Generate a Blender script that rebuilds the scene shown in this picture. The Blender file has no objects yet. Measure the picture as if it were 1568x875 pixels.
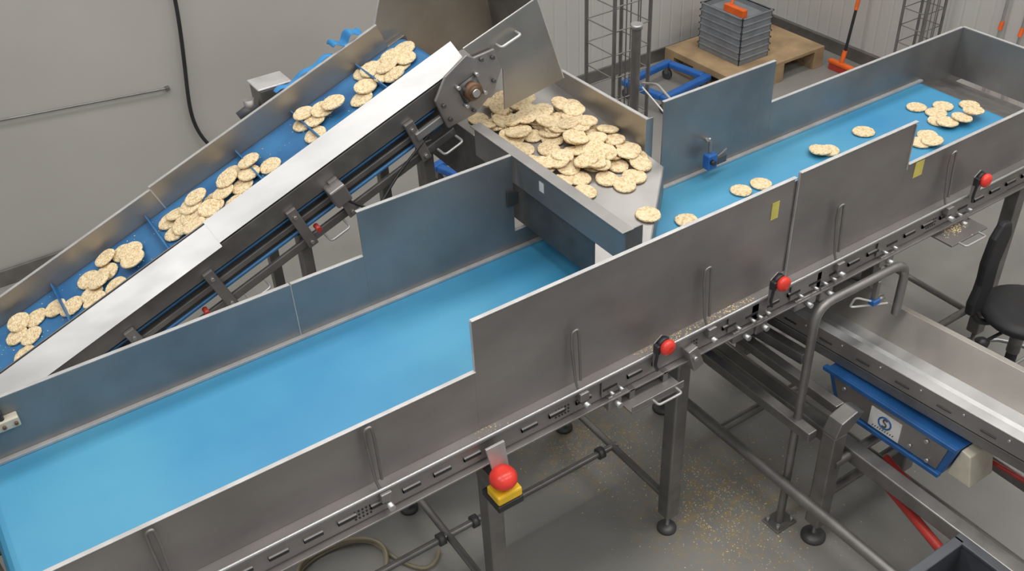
import bpy, bmesh, random
from math import *
from mathutils import Vector, Matrix, Quaternion
random.seed(7)
S=bpy.context.scene
try:
    S.view_settings.view_transform='Standard'
except Exception: pass
COL=S.collection

# ---------------------------------------------------------------- materials
def newmat(name):
    m=bpy.data.materials.new(name); m.use_nodes=True
    nt=m.node_tree; b=nt.nodes["Principled BSDF"]
    return m,nt,b
def noise_col(nt,b,c1,c2,scale,detail=4,stretch=(1,1,1),lo=.35,hi=.65):
    tc=nt.nodes.new("ShaderNodeTexCoord"); mp=nt.nodes.new("ShaderNodeMapping")
    mp.inputs['Scale'].default_value=stretch
    n=nt.nodes.new("ShaderNodeTexNoise"); n.inputs['Scale'].default_value=scale; n.inputs['Detail'].default_value=detail
    r=nt.nodes.new("ShaderNodeValToRGB"); r.color_ramp.elements[0].position=lo; r.color_ramp.elements[1].position=hi
    r.color_ramp.elements[0].color=(*c1,1); r.color_ramp.elements[1].color=(*c2,1)
    nt.links.new(tc.outputs['Object'],mp.inputs[0]); nt.links.new(mp.outputs[0],n.inputs[0])
    nt.links.new(n.outputs[0],r.inputs[0]); nt.links.new(r.outputs[0],b.inputs['Base Color'])
    return tc,mp,n,r
def bump(nt,b,src,strength,dist=.01):
    bp=nt.nodes.new("ShaderNodeBump"); bp.inputs['Strength'].default_value=strength; bp.inputs['Distance'].default_value=dist
    nt.links.new(src,bp.inputs['Height']); nt.links.new(bp.outputs[0],b.inputs['Normal'])
def steel(name,c1,c2,rough=.38,metal=.9,scale=6,stretch=(1,1,1)):
    m,nt,b=newmat(name)
    tc,mp,n,r=noise_col(nt,b,c1,c2,scale,7,stretch,.3,.7)
    b.inputs['Metallic'].default_value=metal
    n2=nt.nodes.new("ShaderNodeTexNoise"); n2.inputs['Scale'].default_value=scale*2.3; n2.inputs['Detail'].default_value=8
    nt.links.new(mp.outputs[0],n2.inputs[0])
    mr=nt.nodes.new("ShaderNodeMapRange"); mr.inputs['To Min'].default_value=rough-.16; mr.inputs['To Max'].default_value=rough+.18
    nt.links.new(n2.outputs[0],mr.inputs[0]); nt.links.new(mr.outputs[0],b.inputs['Roughness'])
    return m
def plain(name,c,rough=.5,metal=0,var=.12,scale=12):
    m,nt,b=newmat(name)
    noise_col(nt,b,tuple(max(0,v*(1-var)) for v in c),tuple(min(1,v*(1+var)) for v in c),scale)
    b.inputs['Roughness'].default_value=rough; b.inputs['Metallic'].default_value=metal
    return m
M={}
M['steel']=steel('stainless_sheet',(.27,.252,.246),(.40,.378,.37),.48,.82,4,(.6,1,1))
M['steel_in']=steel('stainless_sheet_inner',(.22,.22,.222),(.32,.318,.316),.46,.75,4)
M['steel_ch']=steel('stainless_chute',(.33,.32,.31),(.43,.42,.41),.42,.82,5)
M['steel_hd']=steel('stainless_hood',(.34,.315,.29),(.44,.415,.38),.44,.82,4)
M['steel_br']=steel('bright_steel',(.43,.43,.435),(.57,.57,.57),.40,.82,9,(.25,1,1))
M['steel_dk']=steel('dull_steel_tube',(.21,.20,.195),(.30,.29,.28),.45,.8,10)
M['steel_vd']=steel('dark_steel',(.09,.09,.09),(.15,.15,.15),.5,.7,10)  # very dark steel for feet, bearings, backing; chute side wears it as shade
M['edge']=plain('cut_edge',(.50,.495,.49),.42,.5)
M['black']=plain('black_plastic',(.02,.02,.022),.45)
M['red']=plain('red_button',(.72,.045,.03),.3)
M['redg']=plain('red_paint',(.42,.04,.03),.4)
M['yellow']=plain('yellow_box',(.80,.50,.02),.45)
M['sticker']=plain('yellow_sticker',(.62,.55,.13),.6)
M['white']=plain('white_plastic',(.66,.66,.64),.5)
M['orange']=plain('orange_plastic',(.80,.14,.02),.45)
M['bluep']=plain('blue_plastic',(.02,.12,.40),.4)
M['cloth']=plain('blue_cloth',(.03,.20,.45),.7)
M['blued']=plain('blue_paint_drive',(.02,.10,.29),.35)
M['greyp']=plain('grey_plastic_tray',(.21,.225,.245),.5)
M['dgreyp']=plain('dark_grey_plastic',(.06,.065,.075),.5)
M['hose']=plain('translucent_hose',(.27,.23,.15),.4)
M['wood']=plain('pallet_wood',(.36,.25,.14),.75,0,.25,5)
M['rib']=plain('rubber',(.022,.022,.024),.55)
M['crumb']=plain('crumbs',(.60,.48,.27),.8,0,.3)
M['cream']=plain('cream_housing',(.50,.47,.38),.5)
M['rust']=plain('rusty_bearing',(.16,.09,.05),.5,.4)

m,nt,b=newmat('blue_pu_belt'); noise_col(nt,b,(.018,.195,.41),(.065,.29,.45),1.5,4,(1,1,1),.3,.7)
b.inputs['Roughness'].default_value=.42; b.inputs['Specular IOR Level'].default_value=.75
M['belt']=m
m,nt,b=newmat('dark_blue_cleated_belt'); noise_col(nt,b,(.018,.10,.25),(.035,.16,.34),7)
b.inputs['Roughness'].default_value=.38
M['belt2']=m
m,nt,b=newmat('puffed_rice'); tc,mp,n,r=noise_col(nt,b,(.56,.38,.18),(.80,.66,.43),95,6,(1,1,1),.30,.56)
b.inputs['Roughness'].default_value=.85
v=nt.nodes.new("ShaderNodeTexVoronoi"); v.inputs['Scale'].default_value=190
nt.links.new(tc.outputs['Object'],v.inputs['Vector']); bump(nt,b,v.outputs['Distance'],.9,.004)
M['cake']=m
m,nt,b=newmat('painted_concrete'); tc,mp,n,r=noise_col(nt,b,(.215,.21,.197),(.28,.272,.254),1.6,8)
dust=nt.nodes.new("ShaderNodeTexNoise"); dust.inputs['Scale'].default_value=26; dust.inputs['Detail'].default_value=6
nt.links.new(tc.outputs['Object'],dust.inputs[0])
dr=nt.nodes.new("ShaderNodeValToRGB"); dr.color_ramp.elements[0].position=.46; dr.color_ramp.elements[1].position=.72
nt.links.new(dust.outputs[0],dr.inputs[0])
def blob(cx,cy,rad):
    d=nt.nodes.new("ShaderNodeVectorMath"); d.operation='DISTANCE'; d.inputs[1].default_value=(cx,cy,0)
    nt.links.new(tc.outputs['Object'],d.inputs[0])
    mr=nt.nodes.new("ShaderNodeMapRange"); mr.inputs['From Min'].default_value=rad; mr.inputs['From Max'].default_value=rad*.2
    nt.links.new(d.outputs['Value'],mr.inputs[0]); return mr
b1=blob(1.98,1.78,.42); b2=blob(1.78,2.35,.38)
mx=nt.nodes.new("ShaderNodeMath"); mx.operation='MAXIMUM'; nt.links.new(b1.outputs[0],mx.inputs[0]); nt.links.new(b2.outputs[0],mx.inputs[1])
mu=nt.nodes.new("ShaderNodeMath"); mu.operation='MULTIPLY'; nt.links.new(mx.outputs[0],mu.inputs[0]); nt.links.new(dr.outputs[0],mu.inputs[1])
mix=nt.nodes.new("ShaderNodeMix"); mix.data_type='RGBA'; mix.inputs['B'].default_value=(.36,.27,.13,1)
nt.links.new(mu.outputs[0],mix.inputs['Factor']); nt.links.new(r.outputs[0],mix.inputs['A']); nt.links.new(mix.outputs['Result'],b.inputs['Base Color'])
n3=nt.nodes.new("ShaderNodeTexNoise"); n3.inputs['Scale'].default_value=90; n3.inputs['Detail'].default_value=2
nt.links.new(tc.outputs['Object'],n3.inputs[0])
b.inputs['Roughness'].default_value=.38; bump(nt,b,n3.outputs[0],.12,.004)
M['floor']=m
def wallmat(name,c1,c2,ribs,axis,depth=.5):
    m,nt,b=newmat(name); tc,mp,n,r=noise_col(nt,b,c1,c2,1.3,5)
    b.inputs['Roughness'].default_value=.5
    w=nt.nodes.new("ShaderNodeTexWave"); w.wave_type='BANDS'; w.bands_direction=axis
    w.inputs['Scale'].default_value=ribs
    nt.links.new(tc.outputs['Object'],w.inputs['Vector'])
    rr=nt.nodes.new("ShaderNodeValToRGB"); rr.color_ramp.elements[0].position=0; rr.color_ramp.elements[1].position=.12
    nt.links.new(w.outputs['Fac'],rr.inputs[0]); bump(nt,b,rr.outputs[0],depth,.004)
    return m
m,nt,b=newmat('wall_smooth'); noise_col(nt,b,(.40,.388,.362),(.45,.438,.41),1.1,6); b.inputs['Roughness'].default_value=.5
M['wall']=m
M['wall2']=wallmat('wall_panel_ribbed',(.50,.485,.465),(.55,.535,.515),3.2,'Y')
M['wall3']=wallmat('wall_panel_ribbed_back',(.46,.445,.425),(.51,.495,.475),3.2,'X')
M['ceil']=plain('ceiling_white',(.72,.72,.70),.7)

# ---------------------------------------------------------------- helpers
def empty(name,parent=None):
    e=bpy.data.objects.new(name,None); COL.objects.link(e); e.empty_display_size=.1
    if parent: e.parent=parent
    return e
def mk(name,parent,verts,faces,mat,bev=0,smooth=False,seg=1):
    me=bpy.data.meshes.new(name); me.from_pydata([tuple(v) for v in verts],[],faces); me.validate(); me.update()
    bm=bmesh.new(); bm.from_mesh(me); bmesh.ops.recalc_face_normals(bm,faces=bm.faces); bm.to_mesh(me); bm.free()
    if isinstance(mat,str): mat=M[mat]
    me.materials.append(mat)
    if smooth:
        for p in me.polygons: p.use_smooth=True
    o=bpy.data.objects.new(name,me); COL.objects.link(o)
    if parent: o.parent=parent
    if bev:
        bv=o.modifiers.new('bev','BEVEL'); bv.width=bev; bv.segments=seg+1; bv.limit_method='ANGLE'
    return o
ID=lambda p:Vector(p)
BF=[(0,1,3,2),(4,6,7,5),(0,4,5,1),(2,3,7,6),(0,2,6,4),(1,5,7,3)]
def box(name,parent,a,b,mat,bev=.0015,T=ID):
    vs=[T((x,y,z)) for x in (a[0],b[0]) for y in (a[1],b[1]) for z in (a[2],b[2])]
    return mk(name,parent,vs,BF,mat,bev)
def prism(name,parent,pts,axis,d0,d1,mat,bev=.001,T=ID):
    def P(p,d):
        return T({'y':(p[0],d,p[1]),'x':(d,p[0],p[1]),'z':(p[0],p[1],d)}[axis])
    n=len(pts); vs=[P(p,d0) for p in pts]+[P(p,d1) for p in pts]
    fs=[tuple(range(n)),tuple(range(2*n-1,n-1,-1))]+[(i,(i+1)%n,n+(i+1)%n,n+i) for i in range(n)]
    return mk(name,parent,vs,fs,mat,bev)
def cyl(name,parent,p0,p1,r,mat,n=20,r2=None,bev=0,T=ID):
    p0=T(p0);p1=T(p1); d=(p1-p0).normalized(); u=d.orthogonal().normalized(); w=d.cross(u)
    r2=r if r2 is None else r2
    vs=[p0+(u*cos(2*pi*i/n)+w*sin(2*pi*i/n))*r for i in range(n)]+[p1+(u*cos(2*pi*i/n)+w*sin(2*pi*i/n))*r2 for i in range(n)]
    fs=[(i,(i+1)%n,n+(i+1)%n,n+i) for i in range(n)]+[tuple(range(n)),tuple(range(n,2*n))]
    o=mk(name,parent,vs,fs,mat,bev)
    for p in o.data.polygons:
        if len(p.vertices)==4: p.use_smooth=True
    return o
def tube(name,parent,pts,r,mat,fil=.0,cyclic=False,smooth=False,T=ID):
    pts=[T(p) for p in pts]
    if fil>0 and len(pts)>2:
        q=[pts[0]]
        for i in range(1,len(pts)-1):
            a=pts[i-1];c=pts[i];e=pts[i+1]
            da=(a-c);de=(e-c); f=min(fil,da.length*.45,de.length*.45)
            A=c+da.normalized()*f; E=c+de.normalized()*f
            for k in range(6):
                t=k/5; q.append(A*(1-t)**2+c*2*t*(1-t)+E*t*t)
        q.append(pts[-1]); pts=q
    cu=bpy.data.curves.new(name,'CURVE'); cu.dimensions='3D'; cu.bevel_depth=r; cu.bevel_resolution=3; cu.use_fill_caps=True
    if smooth:
        sp=cu.splines.new('NURBS'); sp.points.add(len(pts)-1); sp.order_u=4; sp.use_endpoint_u=True; sp.resolution_u=8
    else:
        sp=cu.splines.new('POLY'); sp.points.add(len(pts)-1)
    for i,p in enumerate(pts): sp.points[i].co=(*p,1)
    sp.use_cyclic_u=cyclic
    tmp=bpy.data.objects.new(name+'_c',cu); COL.objects.link(tmp)
    dg=bpy.context.evaluated_depsgraph_get(); dg.update()
    me=bpy.data.meshes.new_from_object(tmp.evaluated_get(dg)); bpy.data.objects.remove(tmp)
    me.name=name; me.materials.clear(); me.materials.append(M[mat] if isinstance(mat,str) else mat)
    for p in me.polygons: p.use_smooth=True
    o=bpy.data.objects.new(name,me); COL.objects.link(o)
    if parent: o.parent=parent
    return o
def loft(name,parent,c,prof,mat,n=28,T=ID,axis=Vector((0,0,1))):
    u=axis.orthogonal().normalized(); w=axis.cross(u); c=Vector(c); vs=[];fs=[]
    for r,h in prof:
        for i in range(n): vs.append(T(c+axis*h+(u*cos(2*pi*i/n)+w*sin(2*pi*i/n))*r))
    for k in range(len(prof)-1):
        for i in range(n): fs.append((k*n+i,k*n+(i+1)%n,(k+1)*n+(i+1)%n,(k+1)*n+i))
    fs.append(tuple(range(n))); fs.append(tuple(range((len(prof)-1)*n,len(prof)*n)))
    o=mk(name,parent,vs,fs,mat)
    for p in o.data.polygons:
        if len(p.vertices)==4: p.use_smooth=True
    return o
def foot(parent,nm,x,y,r=.036):
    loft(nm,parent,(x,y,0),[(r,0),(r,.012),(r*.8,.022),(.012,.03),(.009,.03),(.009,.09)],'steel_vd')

# ---------------------------------------------------------------- room
FLOOR=box('floor',None,(-4,-3,-.1),(5.6,5.15,0),'floor',0)
box('wall_back',None,(-4,5.0,0),(5.6,5.15,4.6),'wall',0)
box('wall_right',None,(5.47,-3,0),(5.62,5.0,4.6),'wall2',0)
box('ceiling',None,(-4,-3,4.6),(5.62,5.15,4.7),'ceil',0)
box('baseboard_back',None,(-4,4.975,0),(5.44,4.99,.09),'steel_dk',.004)
box('baseboard_right',None,(5.44,-3,0),(5.47,4.975,.09),'steel_dk',.004)
box('trim_1',None,(2.55,4.985,.09),(5.47,5.0,4.6),'wall3',.001)

# ---------------------------------------------------------------- main conveyor
mc=empty('blue_belt_conveyor')
YN,YF=1.75,2.40; ZB=1.04; ZL,ZH,ZP=1.24,1.41,1.0
t=.004
def panel(nm,x0,x1,y,zt,out,mat,zb=ZP):
    box(nm,mc,(x0,y-t,zb),(x1,y,zt),mat,.0006)
    box(nm+'_lip',mc,(x0,y-t-(.009 if out<0 else 0),zt),(x1,y+(.009 if out>0 else 0),zt+.003),'edge',.0008)
def step(nm,x,y,z0,z1,out):
    box(nm,mc,(x-.0015,y-t-(.004 if out<0 else 0),z0),(x+.0015,y+(.004 if out>0 else 0),z1),'edge',.0005)
panel('near_low_a',-.45,.96,YN,ZL,-1,'steel')
panel('near_high_a',.96,2.118,YN,ZH,-1,'steel')
panel('near_high_b',2.135,2.67,YN,ZH+.01,-1,'steel')
panel('near_low_b',2.67,4.3,YN,ZL+.02,-1,'steel')
step('near_step_a',.96,YN,ZL,ZH,-1); step('near_step_b',2.67,YN,ZL,ZH,-1)
step('near_joint',2.135,YN,ZP,ZH+.01,-1)
box('joint_back',mc,(2.11,YN+.001,ZP),(2.14,YN+.004,ZH-.02),'steel_dk',.0005)
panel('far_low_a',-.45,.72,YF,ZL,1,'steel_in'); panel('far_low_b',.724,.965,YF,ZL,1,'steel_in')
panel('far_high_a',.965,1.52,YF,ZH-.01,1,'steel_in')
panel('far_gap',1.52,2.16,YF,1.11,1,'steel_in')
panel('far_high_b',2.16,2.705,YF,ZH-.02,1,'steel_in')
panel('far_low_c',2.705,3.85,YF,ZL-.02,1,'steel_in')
box('far_seam',mc,(.7205,YF-t-.002,ZP),(.7235,YF-t,ZL),'edge',.0005)
box('far_skirt',mc,(-.27,YF-.020,ZB+.001),(2.16,YF-t,ZB+.010),'edge',.001)
box('far_skirt_b',mc,(2.16,YF-.020,ZB+.001),(3.62,YF-t,ZB+.010),'edge',.001)
box('near_skirt',mc,(-.27,YN,ZB+.001),(3.62,YN+.018,ZB+.010),'edge',.001)
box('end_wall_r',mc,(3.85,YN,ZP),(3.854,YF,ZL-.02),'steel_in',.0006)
box('end_lip_r',mc,(3.85,YN,ZL-.02),(3.862,YF,ZL-.016),'edge',.0006)
prism('end_slide',mc,[(3.61,1.036),(3.85,.98),(3.85,.976),(3.61,1.03)],'y',YN+.002,YF-t,'steel_dk',.0005)
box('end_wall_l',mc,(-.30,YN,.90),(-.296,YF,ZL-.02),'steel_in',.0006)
def beltloop(nm,par,x0,x1,y0,y1,zt,zb,mat,T=ID,hz=None):
    r=(zt-zb)/2; pts=[]
    for k in range(9):
        a=-pi/2+pi*k/8; pts.append((x1-r+r*cos(a),zb+r+r*sin(a)))
    for k in range(9):
        a=pi/2+pi*k/8; pts.append((x0+r+r*cos(a),zb+r+r*sin(a)))
    return prism(nm,par,pts,'y',y0,y1,mat,0,T)
beltloop('belt',mc,-.235,3.63,YN+.006,YF-.008,ZB,ZB-.07,'belt')
box('belt_bed',mc,(-.1,YN+.03,ZB-.10),(3.5,YF-.03,ZB-.072),'steel_dk')
box('rail_near',mc,(-.45,1.712,.945),(4.3,1.742,1.022),'steel',.003)
box('rail_near_flange',mc,(-.45,1.690,.938),(4.3,1.714,.944),'steel',.001)
box('rail_near_ledge',mc,(-.45,1.700,1.022),(4.3,1.746,1.025),'steel',.0008)
tube('rail_rod_near',mc,[(-.4,1.700,1.036),(4.3,1.700,1.036)],.0055,'steel_br')
box('rail_far',mc,(-.45,2.412,.945),(4.3,2.44,1.022),'steel_dk',.003)
x=-.35;i=0
while x<4.1:
    if abs(x-1.0)>.06 and abs(x-1.7)>.07:
        tube('slot_rim_%d'%i,mc,[(x,1.7125,.982),(x+.052,1.7125,.982)],.0092,'steel')
        tube('slot_%d'%i,mc,[(x,1.7105,.982),(x+.052,1.7105,.982)],.0078,'black')
        i+=1
    x+=.095
for j,x in enumerate((.09,.64,1.28,1.77,2.34,2.9)):
    box('clamp_%d'%j,mc,(x-.016,1.685,1.0),(x+.016,1.712,1.03),'steel',.003)
    tube('lever_%d'%j,mc,[(x,1.697,.99),(x-.012,1.715,1.06),(x-.016,1.728,1.19),(x-.016,1.726,1.235),(x+.002,1.722,1.243),(x+.006,1.722,1.20),(x+.004,1.712,1.06)],.0042,'steel_dk',.012)
    cyl('knob_%d'%j,mc,(x+.004,1.67,.985),(x+.004,1.715,.985),.009,'steel_br')
    for k in range(5):
        for l in range(3):
            cyl('vent_%d_%d_%d'%(j,k,l),mc,(x-.085+k*.011,1.7105,.963+l*.013),(x-.085+k*.011,1.7119,.963+l*.013),.0032,'black',8)
for j,(x,w) in enumerate(((1.40,.05),(1.92,.09),(2.0,.05),(2.20,.10),(2.30,.06),(2.6,.07),(3.0,.08))):
    box('bracket_%d'%j,mc,(x-w/2,1.695,.895+.01*(j%2)),(x+w/2,1.74,.95),'steel',.004)
    cyl('bolt_%d'%j,mc,(x,1.67,.925),(x,1.70,.925),.010,'steel_br',6)
    cyl('bolt_b%d'%j,mc,(x-w*.35,1.682,.97),(x-w*.35,1.712,.97),.006,'steel_br',6)
    cyl('bolt_c%d'%j,mc,(x+w*.35,1.682,.97),(x+w*.35,1.712,.97),.006,'steel_br',6)
    box('bracket_plate_%d'%j,mc,(x-w/2-.02,1.705,.955),(x+w/2+.02,1.709,1.02),'steel',.001)
box('sticker_a',mc,(2.03,1.7435,1.29),(2.06,1.7455,1.35),'sticker',0)
box('sticker_b',mc,(2.715,1.7435,1.19),(2.76,1.7455,1.25),'sticker',0)
for j,x in enumerate((1.01,1.75,3.53)):
    for k,y in enumerate((1.80,2.45)):
        box('leg_%d%d'%(j,k),mc,(x-.028,y-.028,.085),(x+.028,y+.028,.945),'steel_dk',.006)
        foot(mc,'foot_%d%d'%(j,k),x,y)
    tube('cross_low_%d'%j,mc,[(x,1.80,.16),(x,2.45,.16)],.014,'steel_dk')
    box('cross_top_%d'%j,mc,(x-.02,1.80,.86),(x+.02,2.45,.90),'steel_dk',.004)
tube('long_low',mc,[(.2,2.13,.16),(1.77,2.13,.16)],.013,'steel_dk')
for j,x in enumerate((.98,1.12,1.69)):
    cyl('clamp_ring_%d'%j,mc,(x-.012,2.13,.16),(x+.012,2.13,.16),.024,'steel_vd')
tube('low_r1',mc,[(2.7,1.85,.18),(3.53,1.85,.18)],.016,'steel_dk')
tube('low_r2',mc,[(2.7,2.4,.18),(3.53,2.4,.18)],.016,'steel_dk')
for k,(a,b_) in enumerate(((2.75,1.85),(2.75,2.4))):
    box('leg_3%d'%k,mc,(a-.025,b_-.025,.085),(a+.025,b_+.025,.945),'steel_dk',.005); foot(mc,'foot_3%d'%k,a,b_)
prism('leg_gusset',mc,[(1.665,.99),(1.70,1.0),(1.735,.915),(1.695,.90)],'y',1.675,1.772,'steel',.003)
cyl('gusset_bolt',mc,(1.69,1.665,.96),(1.69,1.676,.96),.008,'steel_br',6)
box('shelf',mc,(1.42,1.64,.900),(1.62,1.76,.907),'steel',.001)
box('shelf_lip',mc,(1.42,1.64,.907),(1.62,1.644,.93),'steel',.001)
tube('shelf_handle',mc,[(1.50,1.64,.915),(1.50,1.615,.915),(1.59,1.615,.915),(1.59,1.64,.915)],.004,'edge',.01)
box('shelf_arm',mc,(1.45,1.69,.907),(1.47,1.71,.945),'steel_dk')
box('shelf_arm2',mc,(1.58,1.69,.907),(1.60,1.71,.945),'steel_dk')
box('shelf_r',mc,(2.85,1.62,.915),(3.05,1.74,.922),'steel',.001)
tube('shelf_r_handle',mc,[(2.89,1.62,.92),(2.89,1.59,.92),(3.0,1.59,.92),(3.0,1.62,.92)],.004,'edge',.01)
box('sensor_plate',mc,(-.17,2.365,1.155),(-.08,2.396,1.185),'cream',.003)
cyl('sensor_cap',mc,(-.12,2.38,1.185),(-.12,2.38,1.215),.008,'black')
for k in range(3): cyl('sensor_pin_%d'%k,mc,(-.15+k*.03,2.358,1.17),(-.15+k*.03,2.366,1.17),.005,'rust',8)
tube('sensor_cable',mc,[(-.12,2.38,1.21),(-.115,2.38,1.235),(-.17,2.385,1.25),(-.28,2.39,1.2)],.004,'black',.01)

def redbutton(x,z):
    e=empty('red_push_button')
    cyl('base',e,(x,1.689,z),(x,1.674,z),.025,'black',24,.022)
    loft('cap',e,(x,1.674,z),[(.020,0),(.025,.005),(.026,.014),(.021,.022),(.010,.026)],'red',24,axis=Vector((0,-1,0)))
    box('rear_body',e,(x-.035,1.668,z-.02),(x-.022,1.689,z+.012),'black',.003)
    tube('gland',e,[(x-.028,1.675,z-.02),(x-.034,1.675,z-.06),(x-.02,1.68,z-.09)],.005,'black',.01)
    prism('button_bracket_%d'%int(x*100),mc,[(x-.028,z-.085),(x+.028,z-.085),(x+.03,z+.01),(x,z+.03),(x-.03,z+.01)],'y',1.690,1.694,'steel',.001)
redbutton(1.565,1.073); redbutton(2.035,1.095); redbutton(3.03,1.105)
es=empty('emergency_stop_button')
prism('mount_plate',es,[(.935,1.02),(.995,1.02),(1.005,.91),(.955,.91)],'y',1.672,1.68,'edge',.001)
box('yellow_base',es,(.928,1.612,.850),(1.008,1.675,.883),'yellow',.006)
box('black_body',es,(.926,1.610,.825),(1.010,1.70,.849),'black',.004)
loft('mushroom_head',es,(.966,1.643,.883),[(.018,0),(.018,.016),(.034,.019),(.040,.030),(.039,.044),(.031,.058),(.014,.066)],'red')
box('mount_arm',es,(.95,1.675,.83),(1.0,1.77,.89),'steel_dk',.002)

# ---------------------------------------------------------------- transfer chute
ch=empty('steel_transfer_chute')
cz=lambda y:1.15+.12*(y-2.05)
XL,XR=1.555,2.11
fl=[(XL,3.2),(XR,3.2),(XR,2.33),(1.80,2.03),(XL,2.0)]
vs=[(x,y,cz(y)) for x,y in fl]+[(x,y,cz(y)-.004) for x,y in fl]; n=len(fl)
mk('floor_sheet',ch,vs,[tuple(range(n)),tuple(range(2*n-1,n-1,-1))]+[(i,(i+1)%n,n+(i+1)%n,n+i) for i in range(n)],'steel_ch',.0005)
vs=[(XR,2.33,cz(2.33)),(1.80,2.03,cz(2.03)),(1.802,2.028,1.07),(2.112,2.328,1.07)]
o=mk('diag_lip',ch,vs,[(0,1,2,3)],'steel_dk'); so=o.modifiers.new('s','SOLIDIFY'); so.thickness=.004
box('far_wall',ch,(XR,2.43,1.14),(XR+.004,3.2,1.325),'steel_hd',.0006)
box('far_wall_lip',ch,(XR,2.43,1.325),(XR+.014,3.2,1.329),'edge',.0006)
box('far_wall_end',ch,(XR-.004,2.425,1.14),(XR+.03,2.43,1.329),'steel_ch',.0006)
box('channel_web',ch,(1.536,1.84,1.285),(1.54,2.65,1.40),'steel_in',.0006)
box('channel_top',ch,(1.520,1.83,1.40),(1.562,2.65,1.404),'steel_ch',.0008)
box('channel_end',ch,(1.536,1.836,1.275),(1.60,1.84,1.40),'steel_in',.0006)
box('chute_side',ch,(XL-.004,2.0,1.13),(XL,3.2,1.34),'steel_vd',.0006)  # side sheet darkened, its tone stands in for shade under the channel
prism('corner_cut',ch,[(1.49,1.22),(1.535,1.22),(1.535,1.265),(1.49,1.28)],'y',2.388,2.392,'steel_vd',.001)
box('white_label',ch,(1.5345,2.24,1.33),(1.5358,2.265,1.365),'white',0)
for j,(x,y) in enumerate(((1.58,2.6),(2.09,2.6),(1.58,3.15),(2.09,3.15))):
    box('post_%d'%j,ch,(x-.02,y-.02,.09),(x+.02,y+.02,cz(y)-.006),'steel_dk',.004); foot(ch,'foot_%d'%j,x,y)
tube('brace_a',ch,[(1.58,2.6,.9),(1.58,3.15,.9)],.015,'steel_dk'); tube('brace_b',ch,[(1.58,2.6,.2),(1.58,3.15,.2)],.015,'steel_dk')

# ---------------------------------------------------------------- inclined conveyor
ic=empty('inclined_cleated_conveyor')
TH=atan(.37); cT,sT=cos(TH),sin(TH)
def TI(p): return Vector((p[0]*cT-p[2]*sT,p[1],.96+p[0]*sT+p[2]*cT))
U1=1.78 ; U0=-.55
IY0,IY1=2.84,3.17
beltloop('belt',ic,U0,U1-.10,IY0,IY1,0,-.075,'belt2',TI)
for j,u in enumerate((-.20,.17,.55,.93,1.17,1.46)):
    prism('cleat_%d'%j,ic,[(u-.004,0),(u+.004,0),(u+.0025,.028),(u-.0025,.028)],'y',IY0+.004,IY1-.004,'belt2',.0008,TI)
prism('far_guard_a',ic,[(U0,-.01),(.62,-.01),(.62,.088),(U0,.088)],'y',IY1+.002,IY1+.006,'steel_hd',.0006,TI)
prism('far_guard_b',ic,[(.62,-.01),(1.60,-.01),(1.60,.098),(.62,.098)],'y',IY1+.002,IY1+.006,'steel_hd',.0006,TI)
box('far_guard_lip_a',ic,(U0,IY1+.002,.088),(.62,IY1+.014,.091),'edge',.0006,TI)
box('far_guard_lip_b',ic,(.62,IY1+.002,.098),(1.60,IY1+.014,.101),'edge',.0006,TI)
box('far_guard_seam',ic,(.617,IY1,-.01),(.622,IY1+.002,.092),'edge',.0003,TI)
def nearguard(nm,u0,u1,yo,yi,w0,w1):
    vs=[TI(p) for p in ((u0,yo,w0),(u1,yo,w0),(u1,yi,w1),(u0,yi,w1))]
    o=mk(nm,ic,vs,[(0,1,2,3)],'steel_br'); s=o.modifiers.new('s','SOLIDIFY'); s.thickness=.003
nearguard('near_cover_a',U0,.69,2.742,2.80,.028,.094)
nearguard('near_cover_b',.69,1.70,2.755,2.81,.036,.098)
box('near_inner',ic,(U0,2.81,-.01),(1.70,2.814,.094),'steel_in',.0006,TI)
box('near_side_top',ic,(U0,2.758,-.045),(U1,2.782,.028),'steel_dk',.003,TI)
box('near_side_mid',ic,(U0+.1,2.768,-.105),(U1-.22,2.778,-.085),'steel_dk',.002,TI)
box('near_side_low',ic,(U0+.1,2.76,-.19),(U1-.22,2.775,-.160),'steel_dk',.003,TI)
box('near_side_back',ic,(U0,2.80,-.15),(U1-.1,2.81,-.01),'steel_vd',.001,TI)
beltloop('return_belt',ic,U0+.05,U1-.2,IY0-.02,IY1,-.10,-.118,'belt2',TI)
tube('blue_edge_a',ic,[(U0,2.775,-.062),(U1-.25,2.775,-.062)],.005,'belt2',T=TI)
tube('blue_edge_b',ic,[(U0,2.775,-.128),(U1-.25,2.775,-.128)],.007,'belt2',T=TI)
box('far_side',ic,(U0,IY1+.006,-.18),(U1-.1,IY1+.03,0),'steel_dk',.003,TI)
for j,u in enumerate((-.1,.30,.60,.93,1.10,1.42)):
    box('bracket_%d'%j,ic,(u-.018,2.742,-.19),(u+.018,2.757,-.02),'steel',.003,TI)
    cyl('bracket_bolt_%d'%j,ic,(u,2.735,-.05),(u,2.742,-.05),.007,'steel_br',6,T=TI); cyl('bracket_bolt_b%d'%j,ic,(u,2.735,-.17),(u,2.742,-.17),.007,'steel_br',6,T=TI)
    if j in (2,3,5): tube('grab_%d'%j,ic,[(u+.05,2.75,-.185),(u+.05,2.70,-.185),(u+.13,2.70,-.185),(u+.13,2.75,-.185)],.0045,'edge',.015,T=TI)
box('motor_box',ic,(1.06,2.70,-.10),(1.12,2.76,-.03),'steel',.006,TI)
for j,u in enumerate((.52,.97)):
    cyl('red_knob_%d'%j,ic,(u,2.71,-.125),(u,2.742,-.125),.009,'redg',T=TI)
tube('cable_a',ic,[(1.10,2.72,-.1),(1.16,2.70,-.2),(1.3,2.74,-.16),(1.5,2.75,-.1)],.005,'black',.05,T=TI)
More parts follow.
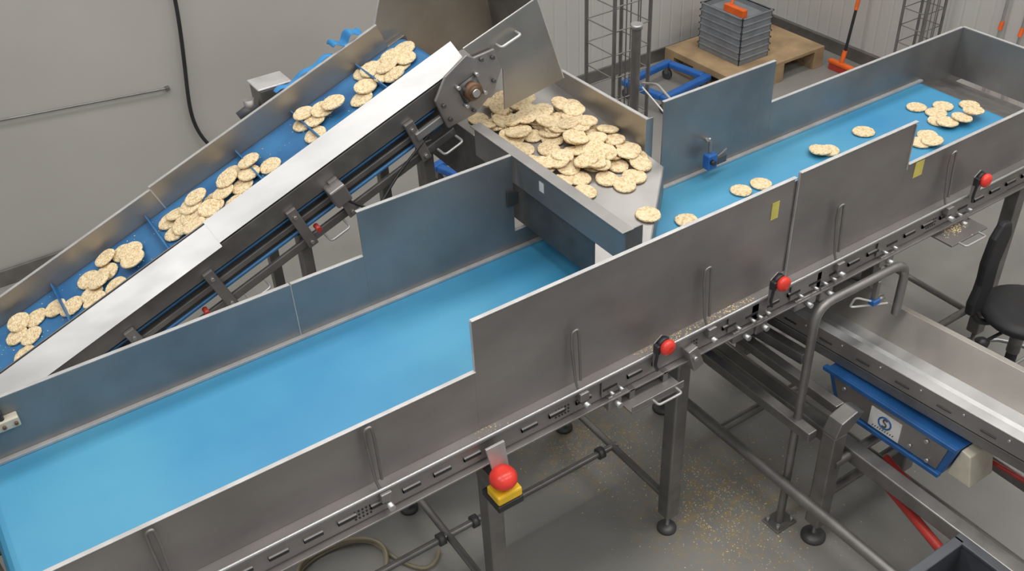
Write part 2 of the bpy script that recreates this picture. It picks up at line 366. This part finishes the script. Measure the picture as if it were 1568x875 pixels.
prism('head_plate',ic,[(1.53,-.12),(1.64,-.14),(1.74,-.11),(1.80,-.05),(1.80,.03),(1.72,.05),(1.70,.075),(1.60,.055),(1.53,-.0)],'y',2.722,2.734,'steel',.003,TI)
loft('bearing_flange',ic,(1.66,2.722,-.04),[(.055,0),(.055,.008),(.040,.012),(.036,.024)],'steel_vd',4,TI,Vector((0,-1,0)))
loft('bearing',ic,(1.66,2.712,-.04),[(.033,0),(.033,.02),(.026,.026),(.018,.026),(.018,.03)],'rust',28,TI,Vector((0,-1,0)))
loft('shaft',ic,(1.66,2.686,-.04),[(.014,0),(.014,.012)],'steel_br',16,TI,Vector((0,-1,0)))
for j,(a,b_) in enumerate(((-.04,-.04),(.04,-.04),(-.04,.04),(.04,.04))):
    cyl('bolt_%d'%j,ic,(1.66+a,2.70,-.04+b_),(1.66+a,2.722,-.04+b_),.007,'steel_br',6,T=TI)
for j,(u,w) in enumerate(((1.55,-.03),(1.55,-.09),(1.64,-.12),(1.75,-.07),(1.78,.01),(1.74,.03))):
    cyl('head_bolt_%d'%j,ic,(u,2.710,w),(u,2.722,w),.007,'steel_vd',8,T=TI)
box('take_up',ic,(1.42,2.735,-.10),(1.53,2.752,-.07),'steel_br',.003,TI)
cyl('head_roller',ic,(1.645,2.80,-.04),(1.645,3.19,-.04),.034,'steel_dk',T=TI)
for j,x in enumerate((.92,1.42,-.35)):
    zt=.96+.37*x-.19
    for k,y in enumerate((2.80,3.19)):
        box('leg_%d%d'%(j,k),ic,(x-.02,y-.02,.09),(x+.02,y+.02,zt+.03),'steel_dk',.004); foot(ic,'foot_%d%d'%(j,k),x,y)
    tube('leg_cross_%d'%j,ic,[(x,2.80,.35),(x,3.19,.35)],.015,'steel_dk')
def ribbon(nm,us,y0,wd,amp,h0):
    vs=[];fs=[]
    for k,u in enumerate(us):
        h=h0+amp*sin(k*1.7)+amp*.5*sin(k*3.1)
        for q,(dy,dw) in enumerate(((0,.0),(wd*.5,.010+amp*.4*cos(k)),(wd,-.015))): vs.append(TI((u,y0+dy+.006*sin(k*2.3),h+dw)))
    for k in range(len(us)-1):
        for q in range(2): a=k*3+q; fs.append((a,a+1,a+4,a+3))
    o=mk(nm,ic,vs,fs,'cloth',0,True); s=o.modifiers.new('s','SOLIDIFY'); s.thickness=.006; s=o.modifiers.new('ss','SUBSURF'); s.levels=2; s.render_levels=2
ribbon('blue_cloth',[1.42+k*.018 for k in range(8)],IY1+.01,.085,.020,.112)
ribbon('blue_strap',[1.16+k*.026 for k in range(11)],IY1+.012,.045,.010,.100)

# discharge hood (bolted to the conveyor head)
hd=empty('discharge_hood',ic)
prism('near_sheet',hd,[(1.72,1.365),(1.98,1.41),(1.87,1.735),(1.57,1.635),(1.64,1.56),(1.72,1.52)],'y',2.742,2.746,'steel_hd',.0008)
prism('far_sheet',hd,[(1.46,1.57),(1.60,1.40),(1.98,1.41),(1.93,2.05),(1.60,1.95),(1.49,1.66)],'y',3.20,3.204,'steel_hd',.0008)
vs=[(1.98,2.746,1.41),(1.98,3.2,1.41),(1.88,3.2,2.05),(1.87,2.746,1.735)]
o=mk('end_sheet',hd,vs,[(0,1,2,3)],'steel_dk'); s=o.modifiers.new('s','SOLIDIFY'); s.thickness=.003
tube('near_edge',hd,[(1.57,2.744,1.636),(1.87,2.744,1.737),(1.98,2.744,1.41)],.003,'edge')
tube('far_edge',hd,[(1.46,3.2,1.57),(1.49,3.2,1.66),(1.60,3.2,1.95)],.004,'edge')
tube('handle',hd,[(1.70,2.742,1.615),(1.70,2.71,1.615),(1.78,2.71,1.64),(1.78,2.742,1.64)],.005,'edge',.012)

jb=empty('junction_box'); JZ=-.05
box('body',jb,(1.02,3.26,1.40+JZ),(1.14,3.36,1.50+JZ),'steel_dk',.006)
box('lid',jb,(1.015,3.255,1.50+JZ),(1.145,3.365,1.508+JZ),'edge',.004)
box('stand',jb,(1.06,3.30,.01),(1.09,3.33,1.40+JZ),'steel_dk',.003); box('stand_foot',jb,(1.02,3.26,0),(1.13,3.37,.01),'steel_dk',.003)
cyl('valve_body',jb,(1.01,3.29,1.44+JZ),(.94,3.29,1.41+JZ),.022,'dgreyp')
cyl('valve_knob',jb,(.96,3.29,1.37+JZ),(.96,3.29,1.33+JZ),.013,'black'); cyl('valve_stem',jb,(.96,3.29,1.37+JZ),(.96,3.29,1.41+JZ),.006,'steel_br')
cyl('valve_cap',jb,(.985,3.29,1.47+JZ),(.985,3.29,1.41+JZ),.02,'steel')

# ---------------------------------------------------------------- rice cakes
def cake_variant(seed):
    rnd=random.Random(seed); n=24; prof=[(0,.0045),(.3,.005),(.6,.0048),(.85,.0046),(.95,.004),(1.0,.0015),(1.0,-.0015),(.94,-.004),(.5,-.0045),(0,-.0045)]
    R=.0415; ph=[rnd.uniform(0,6.28) for _ in range(4)]
    vs=[];fs=[];idx=[]
    for k,(r,h) in enumerate(prof):
        if r==0: idx.append([len(vs)]); vs.append((0,0,h)); continue
        row=[]
        for i in range(n):
            a=2*pi*i/n
            rr=R*r*(1+.02*sin(2*a+ph[0])+.015*sin(3*a+ph[1])+(.016*rnd.uniform(-1,1) if r>.9 else .03*rnd.uniform(-1,1)))
            row.append(len(vs)); vs.append((rr*cos(a),rr*sin(a),h+rnd.uniform(-.0009,.0009)))
        idx.append(row)
    for k in range(len(prof)-1):
        A=idx[k];B=idx[k+1]
        for i in range(n):
            j=(i+1)%n
            if len(A)==1: fs.append((A[0],B[i],B[j]))
            elif len(B)==1: fs.append((A[i],B[0],A[j]))
            else: fs.append((A[i],B[i],B[j],A[j]))
    return vs,fs
VAR=[cake_variant(s) for s in range(8)]
def cakes(name,items,basefn,normal,tilt=.12,lay=.0095,gap=.062,maxl=5,sc=1.0):
    VS=[];FS=[];placed=[]
    q0=Vector((0,0,1)).rotation_difference(Vector(normal).normalized())
    for (x,y) in items:
        z=basefn(x,y)
        near=[p for p in placed if (p[0]-x)**2+(p[1]-y)**2<gap**2]
        l=min(maxl,(max(p[2] for p in near)+1) if near else 0); placed.append((x,y,l))
        off=.006+l*lay
        tx=random.uniform(-tilt,tilt)*(1 if l else .1); ty=random.uniform(-tilt,tilt)*(1 if l else .1)
        q=q0@Quaternion((1,0,0),tx)@Quaternion((0,1,0),ty)@Quaternion((0,0,1),random.uniform(0,6.28))
        s=random.uniform(.95,1.05)*sc; c=Vector((x,y,z))+Vector(normal).normalized()*(off+(.003 if l else 0))
        v,f=random.choice(VAR); b0=len(VS)
        VS+= [c+q@(Vector(p)*s) for p in v]; FS+=[tuple(b0+i for i in ff) for ff in f]
    return mk(name,None,VS,FS,'cake',0,True)
inc=[(-.005,3.06),(.033,3.01),(.069,3.08),(.02,3.10),(.133,3.06),(.178,3.01),(-.006,2.94),(.261,3.08),(.25,3.0),(.32,3.05),(.323,2.95),(.29,3.02),(.392,3.09),(.417,3.05),(.41,2.99),(.34,3.11),(.25,2.94),
 (.568,3.08),(.56,3.0),(.593,2.99),(.629,2.99),(.60,3.07),(.65,3.03),(.715,3.02),(.677,3.04),(.70,2.96),(.752,3.01),(.812,3.09),(.814,2.99),(.79,3.05),(.855,3.01),(.88,3.06),(.922,2.99),(.66,2.93),(.689,2.95),(.76,2.93),(.62,2.92),
 (1.098,3.08),(1.098,2.98),(1.13,3.04),(1.172,3.05),(1.211,3.03),(1.12,3.1),
 (1.291,2.99),(1.368,3.12),(1.366,3.05),(1.40,3.0),(1.443,3.09),(1.467,3.02),(1.495,3.02),(1.526,3.09),(1.429,3.03),(1.39,3.09),(1.42,2.96),(1.33,3.02),(1.47,3.08)]
cakes('rice_cakes_on_incline',inc,lambda x,y:.96+.37*x,(-.37,0,1),.20)
mainc=[(3.40,2.24),(3.49,2.18),(3.58,2.12),(3.42,2.16),(3.37,2.11),(3.37,2.07),(3.43,2.05),(3.50,2.05),(3.24,2.06),(3.17,2.04),(3.20,2.01),(3.07,2.23),(2.85,2.21),(2.81,2.22),(2.38,2.20),(2.47,2.19),(2.09,2.17)]
cakes('rice_cakes_on_belt',mainc,lambda x,y:ZB,(0,0,1),.10,gap=.07,lay=.009)
pile=[]
fr=[(1.98,2.33),(1.92,2.31),(1.89,2.37),(1.78,2.35),(1.81,2.42),(1.75,2.44),(1.885,2.14),(2.06,2.42),(2.04,2.37),(1.97,2.41)]
random.seed(11)
for k in range(112):
    y=random.uniform(2.42,2.96); x=random.uniform(1.62,2.065)
    if y<2.42+ .25*max(0,(1.85-x)/.25): continue
    if y>2.84 and x>1.93: continue
    pile.append((x,y))
cakes('rice_cakes_on_chute',fr+pile,lambda x,y:cz(y),(0,-.12,1),.24,.0075,.062,4)
random.seed(5)
VS=[];FS=[]
def crumb(x,y,z,s):
    b0=len(VS); a=random.uniform(0,6.28)
    for k in range(4):
        VS.append((x+s*cos(a+k*1.57)*random.uniform(.5,1),y+s*sin(a+k*1.57)*random.uniform(.5,1),z))
    VS.append((x,y,z+s*.5)); FS.extend([(b0,b0+1,b0+4),(b0+1,b0+2,b0+4),(b0+2,b0+3,b0+4),(b0+3,b0,b0+4),(b0+3,b0+2,b0+1,b0)])
for k in range(1700): crumb(random.gauss(2.0,.15),random.gauss(1.78,.18),0,random.uniform(.001,.0045))
for k in range(900): crumb(random.gauss(1.78,.13),random.gauss(2.35,.12),0,random.uniform(.001,.005))
for k in range(300): crumb(random.gauss(2.7,.3),random.gauss(2.0,.25),0,random.uniform(.001,.004))
mk('cracker_crumbs',FLOOR,VS,FS,'crumb')
VS=[];FS=[]
for k in range(420): crumb(random.uniform(1.5,1.98),random.uniform(1.706,1.742),1.0255,random.uniform(.0015,.004))
for k in range(160): crumb(random.gauss(2.95,.03),random.gauss(1.69,.02),.9225,random.uniform(.002,.005))
for k in range(40): crumb(random.gauss(.98,.03),random.uniform(1.706,1.742),1.0255,random.uniform(.0015,.004))
mk('rail_crumbs',mc,VS,FS,'crumb')
VS=[];FS=[]
for k in range(260):
    x=random.uniform(-.2,1.5); y=random.uniform(2.88,3.15); crumb(x,y,.96+.37*x+.001,random.uniform(.001,.004))
mk('belt_crumbs',ic,VS,FS,'cake')

# ---------------------------------------------------------------- vibratory trough conveyor
vt=empty('vibratory_trough_conveyor')
def TV(p):
    s,c_,z=p; return Vector((2.285+c_+.099*s,2.0-s,z))
def sect(nm,pts,s0,s1,mat,bev=.001):
    n=len(pts); vs=[TV((s0,p[0],p[1])) for p in pts]+[TV((s1,p[0],p[1])) for p in pts]
    return mk(nm,vt,vs,[tuple(range(n)),tuple(range(2*n-1,n-1,-1))]+[(i,(i+1)%n,n+(i+1)%n,n+i) for i in range(n)],mat,bev)
S0,S1=-.45,2.2
sect('trough_left',[(0,.75),(.035,.75),(.085,.685),(.09,.688),(.037,.756),(0,.756)],S0,S1,'steel_br')
sect('trough_bottom',[(.085,.683),(.19,.683),(.19,.688),(.085,.688)],S0,S1,'steel_br')
sect('trough_rib',[(.108,.688),(.122,.700),(.136,.688)],S0,S1,'steel_br')
sect('trough_right',[(.19,.683),(.255,.785),(.275,.785),(.275,.79),(.252,.79),(.187,.688)],S0,S1,'steel_hd')
sect('side_skirt',[(-.002,.69),(.002,.69),(.002,.755),(-.002,.755)],S0,S1,'steel')
sect('side_skirt_r',[(.272,.67),(.276,.67),(.276,.788),(.272,.788)],S0,S1,'steel')
sect('sub_beam',[(.01,.635),(.26,.635),(.26,.675),(.01,.675)],S0+.1,S1,'steel_dk',.003)
sect('lower_beam',[(-.05,.60),(-.01,.60),(-.01,.645),(-.05,.645)],S0+.1,.28,'steel_dk',.003)
for j in range(16):
    s=-.3+j*.15
    tube('skirt_slot_%d'%j,vt,[TV((s,-.0032,.715)),TV((s+.05,-.0032,.715))],.003,'black')
    cyl('skirt_bolt_%d'%j,vt,TV((s+.09,-.002,.735)),TV((s+.09,-.008,.735)),.005,'steel_br',6)
fs_=lambda s:.36+(s-.30)*.84
fz_=lambda z:.625-(.625-z)*.88
def plate(nm,pts,c0,c1,mat,bev):
    k=len(pts); vs=[TV((fs_(p[0]),c0,fz_(p[1]))) for p in pts]+[TV((fs_(p[0]),c1,fz_(p[1]))) for p in pts]
    return mk(nm,vt,vs,[tuple(range(k)),tuple(range(2*k-1,k-1,-1))]+[(i,(i+1)%k,k+(i+1)%k,k+i) for i in range(k)],mat,bev)
plate('drive_body',[(.36,.47),(.86,.44),(.90,.60),(.30,.63)],-.015,.24,'blued',.006)
plate('drive_lip_top',[(.29,.614),(.90,.586),(.90,.606),(.29,.634)],-.030,-.01,'blued',.002)
plate('drive_lip_bot',[(.36,.462),(.86,.432),(.86,.452),(.36,.482)],-.030,-.01,'blued',.002)
plate('drive_face',[(.385,.485),(.84,.458),(.865,.588),(.335,.613)],-.021,-.013,'steel',.002)
plate('drive_label',[(.53,.482),(.67,.474),(.67,.568),(.53,.576)],-.024,-.0212,'white',0)
FV=lambda s,c_,z: TV((fs_(s),c_,fz_(z)))
tube('label_ring',vt,[FV(.60+.028*cos(a*.5236),-.0245,.530+.027*sin(a*.5236)) for a in range(12)],.0032,'blued',cyclic=True)
tube('label_s',vt,[FV(.61,-.0245,.545),FV(.595,-.0245,.548),FV(.592,-.0245,.535),FV(.608,-.0245,.526),FV(.606,-.0245,.512),FV(.59,-.0245,.513)],.003,'dgreyp',.006)
for j in range(9):
    s=.55+j*.0115
    tube('label_text_%d'%j,vt,[FV(s,-.0245,.488),FV(s+.004,-.0245,.496)],.0016,'dgreyp')
for j,(s,z) in enumerate(((.40,.58),(.46,.50),(.78,.565),(.80,.48),(.72,.50))): cyl('face_bolt_%d'%j,vt,FV(s,-.021,z),FV(s,-.030,z),.008,'steel_br',6)
plate('spring_mount',[(.87,.45),(.97,.44),(.94,.58),(.90,.59)],0,.12,'cream',.004)
box('drive_small',vt,(2.14,1.98,.60),(2.23,2.12,.68),'blued',.006)
for j,xc in enumerate((2.26,2.62)):
    box('beam_%d'%j,vt,(xc-.028,-.25,.37),(xc+.028,2.4,.43),'steel_dk',.005)
    tube('pipe_%d'%j,vt,[(xc-.18,.3,.24),(xc-.18,2.4,.24)],.021,'steel_dk')
    for k,yy in enumerate((1.46,.2,2.3)):
        xl=xc-.10 if j==0 else xc
        box('leg_%d%d'%(j,k),vt,(xl-.03,yy-.03,.085),(xl+.03,yy+.03,.54),'steel_dk',.006); foot(vt,'foot_%d%d'%(j,k),xl,yy,.045)
        if j==0:
            prism('leg_cap_%d'%k,vt,[(xl-.03,.54),(xl+.03,.54),(xl+.10,.60),(xl+.06,.62),(xl-.01,.60)],'y',yy-.03,yy+.03,'steel_dk',.004)
box('beam_low',vt,(2.08,1.5,.50),(2.12,2.5,.54),'steel_dk',.004)
box('beam_low_b',vt,(2.20,1.5,.56),(2.24,2.5,.60),'steel_dk',.004)
tube('tie_low_0',vt,[(2.16,1.46,.22),(2.62,1.46,.22)],.018,'steel_dk')
tube('tie_low_1',vt,[(2.08,1.9,.24),(2.51,1.9,.24)],.018,'steel_dk')
tube('tie_low_2',vt,[(2.16,1.44,.40),(2.62,1.44,.40)],.018,'steel_dk')
tube('red_rail',vt,[(2.325,1.40,.32),(2.215,1.015,.32)],.017,'redg')
tube('red_rail_b',vt,[(2.40,1.40,.32),(2.30,1.0,.32),(2.28,.3,.32)],.013,'redg')
tube('red_hose',vt,[(2.52,1.3,.46),(2.55,.9,.47),(2.53,.5,.46)],.009,'redg',.05)

hr=empty('tubular_handrail')
tube('rail',hr,[(2.11,1.58,.01),(2.11,1.58,1.02),(2.53,1.575,1.02),(2.53,1.575,.80)],.0155,'steel_dk',.07)
box('base_plate',hr,(2.06,1.54,0),(2.16,1.62,.008),'steel_dk',.002)
for j,(a,b_) in enumerate(((2.075,1.555),(2.145,1.555),(2.075,1.605),(2.145,1.605))): cyl('anchor_%d'%j,hr,(a,b_,.008),(a,b_,.03),.007,'steel_br',6)
box('air_fitting',hr,(2.365,1.555,.915),(2.40,1.58,.935),'bluep',.003)
tube('air_tube',hr,[(2.38,1.565,.925),(2.31,1.59,.96),(2.33,1.62,.89),(2.40,1.56,.91),(2.46,1.57,.88)],.0035,'white',.02)
box('fit_clamp',hr,(2.375,1.56,.93),(2.39,1.58,1.01),'steel',.003)
cyl('fit_a',hr,(2.40,1.565,.925),(2.425,1.565,.925),.008,'steel')

st=empty('swivel_saddle_stool'); sx,sy=3.28,1.50
loft('seat',st,(sx,sy,.46),[(.08,0),(.15,.01),(.168,.03),(.165,.05),(.13,.062),(.05,.055)],'rib')
cyl('column',st,(sx,sy,.10),(sx,sy,.46),.022,'black'); cyl('gas_rod',st,(sx,sy,.3),(sx,sy,.45),.026,'steel_dk')
tube('foot_ring',st,[(sx+.19*cos(a*.3927),sy+.19*sin(a*.3927),.20) for a in range(16)],.009,'steel_br',cyclic=True)
for k in range(3): a=k*2.09; tube('ring_spoke_%d'%k,st,[(sx,sy,.20),(sx+.19*cos(a),sy+.19*sin(a),.20)],.007,'steel_br')
for k in range(5):
    a=k*1.2566+.4; ex,ey=sx+.25*cos(a),sy+.25*sin(a)
    tube('star_leg_%d'%k,st,[(sx,sy,.11),(ex,ey,.07)],.016,'black')
    cyl('caster_%d'%k,st,(ex-.012,ey,.026),(ex+.012,ey,.026),.026,'dgreyp')
    cyl('caster_stem_%d'%k,st,(ex,ey,.03),(ex,ey,.075),.008,'black')
bx,by=sx-.15,sy+.10
tube('back_stem',st,[(sx-.02,sy+.02,.46),(bx+.02,by,.44),(bx-.02,by+.03,.52),(bx,by+.03,.80)],.013,'black',.05)
prism('back_pad',st,[(bx-.05,.50),(bx+.02,.50),(bx+.055,.60),(bx+.05,.72),(bx+.075,.84),(bx+.055,.90),(bx+.005,.91),(bx-.03,.85),(bx-.045,.74),(bx-.035,.64),(bx-.06,.56)],'y',by,by+.035,'rib',.012)
tube('lever_arm',st,[(sx-.02,sy,.45),(sx-.20,sy+.03,.42)],.007,'black')
loft('lever_knob',st,(sx-.20,sy+.03,.40),[(.01,0),(.025,.01),(.028,.03),(.01,.045)],'black',16)

# ---------------------------------------------------------------- background props
pl=empty('wooden_pallet')
px0,px1,py0,py1=4.38,5.22,4.22,4.88
box('deck_sheet',pl,(px0,py0,.125),(px1,py1,.147),'wood',.002)
for j in range(3):
    x=px0+(px1-px0-.09)*j/2
    box('stringer_%d'%j,pl,(x,py0,.103),(x+.09,py1,.125),'wood',.002); box('bottom_%d'%j,pl,(x,py0,0),(x+.09,py1,.02),'wood',.002)
    for k in range(3):
        y=py0+(py1-py0-.09)*k/2; box('block_%d%d'%(j,k),pl,(x,y,.02),(x+.09,y+.09,.103),'wood',.002)
tr=empty('stacked_plastic_trays')
for k in range(7):
    z=.148+k*.046; x0,x1,y0,y1=4.54,4.82,4.34,4.74
    box('floor_%d'%k,tr,(x0+.012,y0+.012,z),(x1-.012,y1-.012,z+.006),'greyp',.002)
    for nm,a,b_ in (('w',(x0+.008,y0+.008,z),(x0+.014,y1-.008,z+.046)),('e',(x1-.014,y0+.008,z),(x1-.008,y1-.008,z+.046)),('s',(x0+.008,y0+.008,z),(x1-.008,y0+.014,z+.046)),('n',(x0+.008,y1-.014,z),(x1-.008,y1-.008,z+.046))):
        box('wall_%s_%d'%(nm,k),tr,a,b_,'greyp',.001)
    for nm,a,b_ in (('w',(x0,y0,z+.036),(x0+.014,y1,z+.046)),('e',(x1-.014,y0,z+.036),(x1,y1,z+.046)),('s',(x0,y0,z+.036),(x1,y0+.014,z+.046)),('n',(x0,y1-.014,z+.036),(x1,y1,z+.046))):
        box('rim_%s_%d'%(nm,k),tr,a,b_,'greyp',.002)
ot=empty('orange_hand_scraper')
zz=.148+6*.046+.006
box('blade',ot,(4.62,4.42,zz),(4.66,4.60,zz+.05),'orange',.004); tube('handle',ot,[(4.64,4.55,zz+.05),(4.74,4.64,zz+.03)],.012,'orange')
def dolly(cx,cy,z,a,b_,rot):
    e=empty('blue_plastic_dolly_frame')
    def T(p):
        x,y=p[0]*cos(rot)-p[1]*sin(rot),p[0]*sin(rot)+p[1]*cos(rot); return Vector((cx+x,cy+y,p[2]))
    for nm,p,q in (('s',(-a,-b_),(a,-b_+.05)),('n',(-a,b_-.05),(a,b_)),('w',(-a,-b_+.05),(-a+.05,b_-.05)),('e',(a-.05,-b_+.05),(a,b_-.05))):
        box('bar_'+nm,e,(p[0],p[1],z),(q[0],q[1],z+.04),'bluep',.01,T)
    for k,(u,v_) in enumerate(((-1,-1),(1,-1),(1,1),(-1,1))):
        cyl('caster_%d'%k,e,(u*(a-.03)-.012,v_*(b_-.03),.035),(u*(a-.03)+.012,v_*(b_-.03),.035),.035,'dgreyp',T=T)
        box('caster_fork_%d'%k,e,(u*(a-.03)-.016,v_*(b_-.03)-.014,.04),(u*(a-.03)+.016,v_*(b_-.03)+.014,z),'steel_dk',.002,T)
dolly(4.10,4.54,.09,.23,.19,.15); dolly(2.52,4.42,.09,.18,.15,.3)
br=empty('floor_broom')
box('head',br,(5.22,3.98,.04),(5.26,4.18,.07),'orange',.01); box('bristles',br,(5.223,3.99,0),(5.257,4.17,.04),'redg',.004)
tube('socket',br,[(5.24,4.08,.06),(5.26,4.08,.15)],.016,'orange'); tube('handle',br,[(5.26,4.08,.14),(5.455,4.10,1.35)],.010,'black')
tube('sleeve',br,[(5.305,4.085,.42),(5.345,4.09,.65)],.0135,'orange')
for j,(yy,zz) in enumerate(((3.15,.3),(3.02,.3))):
    e=empty('wall_hung_squeegee'); tube('handle',e,[(5.43,yy,.12),(5.45,yy,1.4)],.009,'steel_br'); tube('grip',e,[(5.432,yy,.55),(5.44,yy,.60)],.013,'orange')
    box('blade',e,(5.38,yy-.06,.02),(5.40,yy+.06,.10),'orange',.005); tube('neck',e,[(5.39,yy,.10),(5.43,yy,.14)],.012,'orange')
def cage(x0,x1,y0,y1,h,name='wire_cage_trolley'):
    e=empty(name); k=0
    for x in (x0,x1):
        for y in (y0,y1): tube('post_%d'%k,e,[(x,y,.0),(x,y,h)],.009,'steel_dk'); k+=1
    zc=.15
    while zc<h:
        tube('wire_a%d'%k,e,[(x0,y0,zc),(x1,y0,zc)],.003,'steel_dk'); tube('wire_b%d'%k,e,[(x0,y1,zc),(x1,y1,zc)],.003,'steel_dk')
        tube('wire_c%d'%k,e,[(x0,y0,zc),(x0,y1,zc)],.003,'steel_dk'); tube('wire_d%d'%k,e,[(x1,y0,zc),(x1,y1,zc)],.003,'steel_dk'); k+=1; zc+=.11
    for q,f in enumerate((.33,.66)):
        tube('mid_a%d'%q,e,[(x0+(x1-x0)*f,y0,.1),(x0+(x1-x0)*f,y0,h)],.003,'steel_dk')
        tube('mid_b%d'%q,e,[(x1,y0+(y1-y0)*f,.1),(x1,y0+(y1-y0)*f,h)],.003,'steel_dk')
cage(2.62,2.82,3.25,3.45,1.75); cage(5.2,5.38,3.50,3.66,1.3)
sp=empty('steel_support_post')
tube('tube',sp,[(2.66,3.15,.01),(2.66,3.15,1.29)],.021,'steel_dk'); cyl('cap',sp,(2.66,3.15,1.29),(2.66,3.15,1.31),.026,'steel_br'); box('base',sp,(2.58,3.07,0),(2.74,3.23,.01),'steel_dk',.002)
sn=empty('photoelectric_sensor',mc)
tube('arm',sn,[(2.68,3.12,1.04),(2.64,2.98,1.10),(2.36,2.36,1.18)],.0055,'edge',.04)
tube('cable',sn,[(2.68,3.12,1.02),(2.64,2.9,.98),(2.55,2.62,.95),(2.45,2.5,1.10),(2.37,2.37,1.19)],.0035,'white',smooth=True)
box('body',sn,(2.330,2.325,1.085),(2.375,2.360,1.145),'bluep',.006); cyl('lens',sn,(2.345,2.325,1.12),(2.345,2.31,1.12),.010,'black')
tube('clamp',sn,[(2.355,2.35,1.145),(2.358,2.355,1.19)],.007,'steel'); box('bracket',sn,(2.378,2.335,1.09),(2.43,2.345,1.12),'steel_vd',.002); tube('rod',sn,[(2.385,2.345,1.115),(2.47,2.38,1.11)],.004,'steel')
wc=empty('hanging_black_cable'); tube('cable',wc,[(1.27,4.97,4.5),(1.26,4.97,1.5),(1.22,4.97,1.0),(1.17,4.97,.70),(1.17,4.97,.52),(1.23,4.96,.40),(1.28,4.95,.36)],.010,'black',smooth=True)
wr=empty('wall_conduit_rod'); tube('rod',wr,[(-.4,4.985,.93),(1.10,4.985,.79)],.005,'steel_dk'); box('clip',wr,(1.08,4.975,.78),(1.10,5.0,.80),'steel_dk',.002)
hs=empty('coiled_air_hose')
pts=[(1.0,2.2,.01),(.92,2.1,.01)]
for k in range(40):
    a=k*.42; r=.17+.012*sin(k*1.3); pts.append((.66+r*cos(a),2.31+r*.85*sin(a),.009+.0022*(k//15)*6))
tube('hose',hs,pts,.007,'hose',smooth=True)
bn=empty('open_plastic_bin')
bx0,bx1,by0,by1,bz=1.86,2.20,.50,.97,.44
box('floor',bn,(bx0,by0,.265),(bx1,by1,.275),'dgreyp',.003)
for nm,a,b_ in (('w',(bx0,by0,.265),(bx0+.012,by1,bz)),('e',(bx1-.012,by0,.265),(bx1,by1,bz)),('s',(bx0,by0,.265),(bx1,by0+.012,bz)),('n',(bx0,by1-.012,.265),(bx1,by1,bz))): box('side_'+nm,bn,a,b_,'dgreyp',.003)
for nm,a,b_ in (('w',(bx0-.02,by0-.02,bz-.01),(bx0+.014,by1+.02,bz+.006)),('e',(bx1-.014,by0-.02,bz-.01),(bx1+.02,by1+.02,bz+.006)),('s',(bx0,by0-.02,bz-.01),(bx1,by0+.014,bz+.006)),('n',(bx0,by1-.014,bz-.01),(bx1,by1+.02,bz+.006))): box('rim_'+nm,bn,a,b_,'dgreyp',.004)

# ---------------------------------------------------------------- lights
def area(name,loc,sx,sy,e,col=(1,.975,.94)):
    l=bpy.data.lights.new(name,'AREA'); l.shape='RECTANGLE'; l.size=sx; l.size_y=sy; l.energy=e; l.color=col
    o=bpy.data.objects.new(name,l); COL.objects.link(o); o.location=loc; return o
for i,y in enumerate((-.8,1.4,3.6)):
    for j,x in enumerate((-1.2,1.6,4.2)):
        area('ceiling_lamp',(x,y,4.45),2.0,.7,42)
w=bpy.data.worlds.new('world'); S.world=w; w.use_nodes=True
w.node_tree.nodes['Background'].inputs[0].default_value=(.62,.63,.64,1); w.node_tree.nodes['Background'].inputs[1].default_value=.65

# ---------------------------------------------------------------- camera
cam=bpy.data.cameras.new('camera'); co=bpy.data.objects.new('camera',cam); COL.objects.link(co)
cx=Vector((.831,-.555,-.0411)).normalized(); cz_=Vector((-.4245,-.6796,.598)).normalized()
cy=cz_.cross(cx).normalized(); cx=cy.cross(cz_)
R=Matrix((cx,cy,cz_)).transposed()
co.matrix_world=Matrix.Translation((0,0,3.0))@R.to_4x4()
cam.lens=35.38; cam.sensor_width=36; cam.sensor_fit='HORIZONTAL'; cam.clip_start=.05
S.camera=co
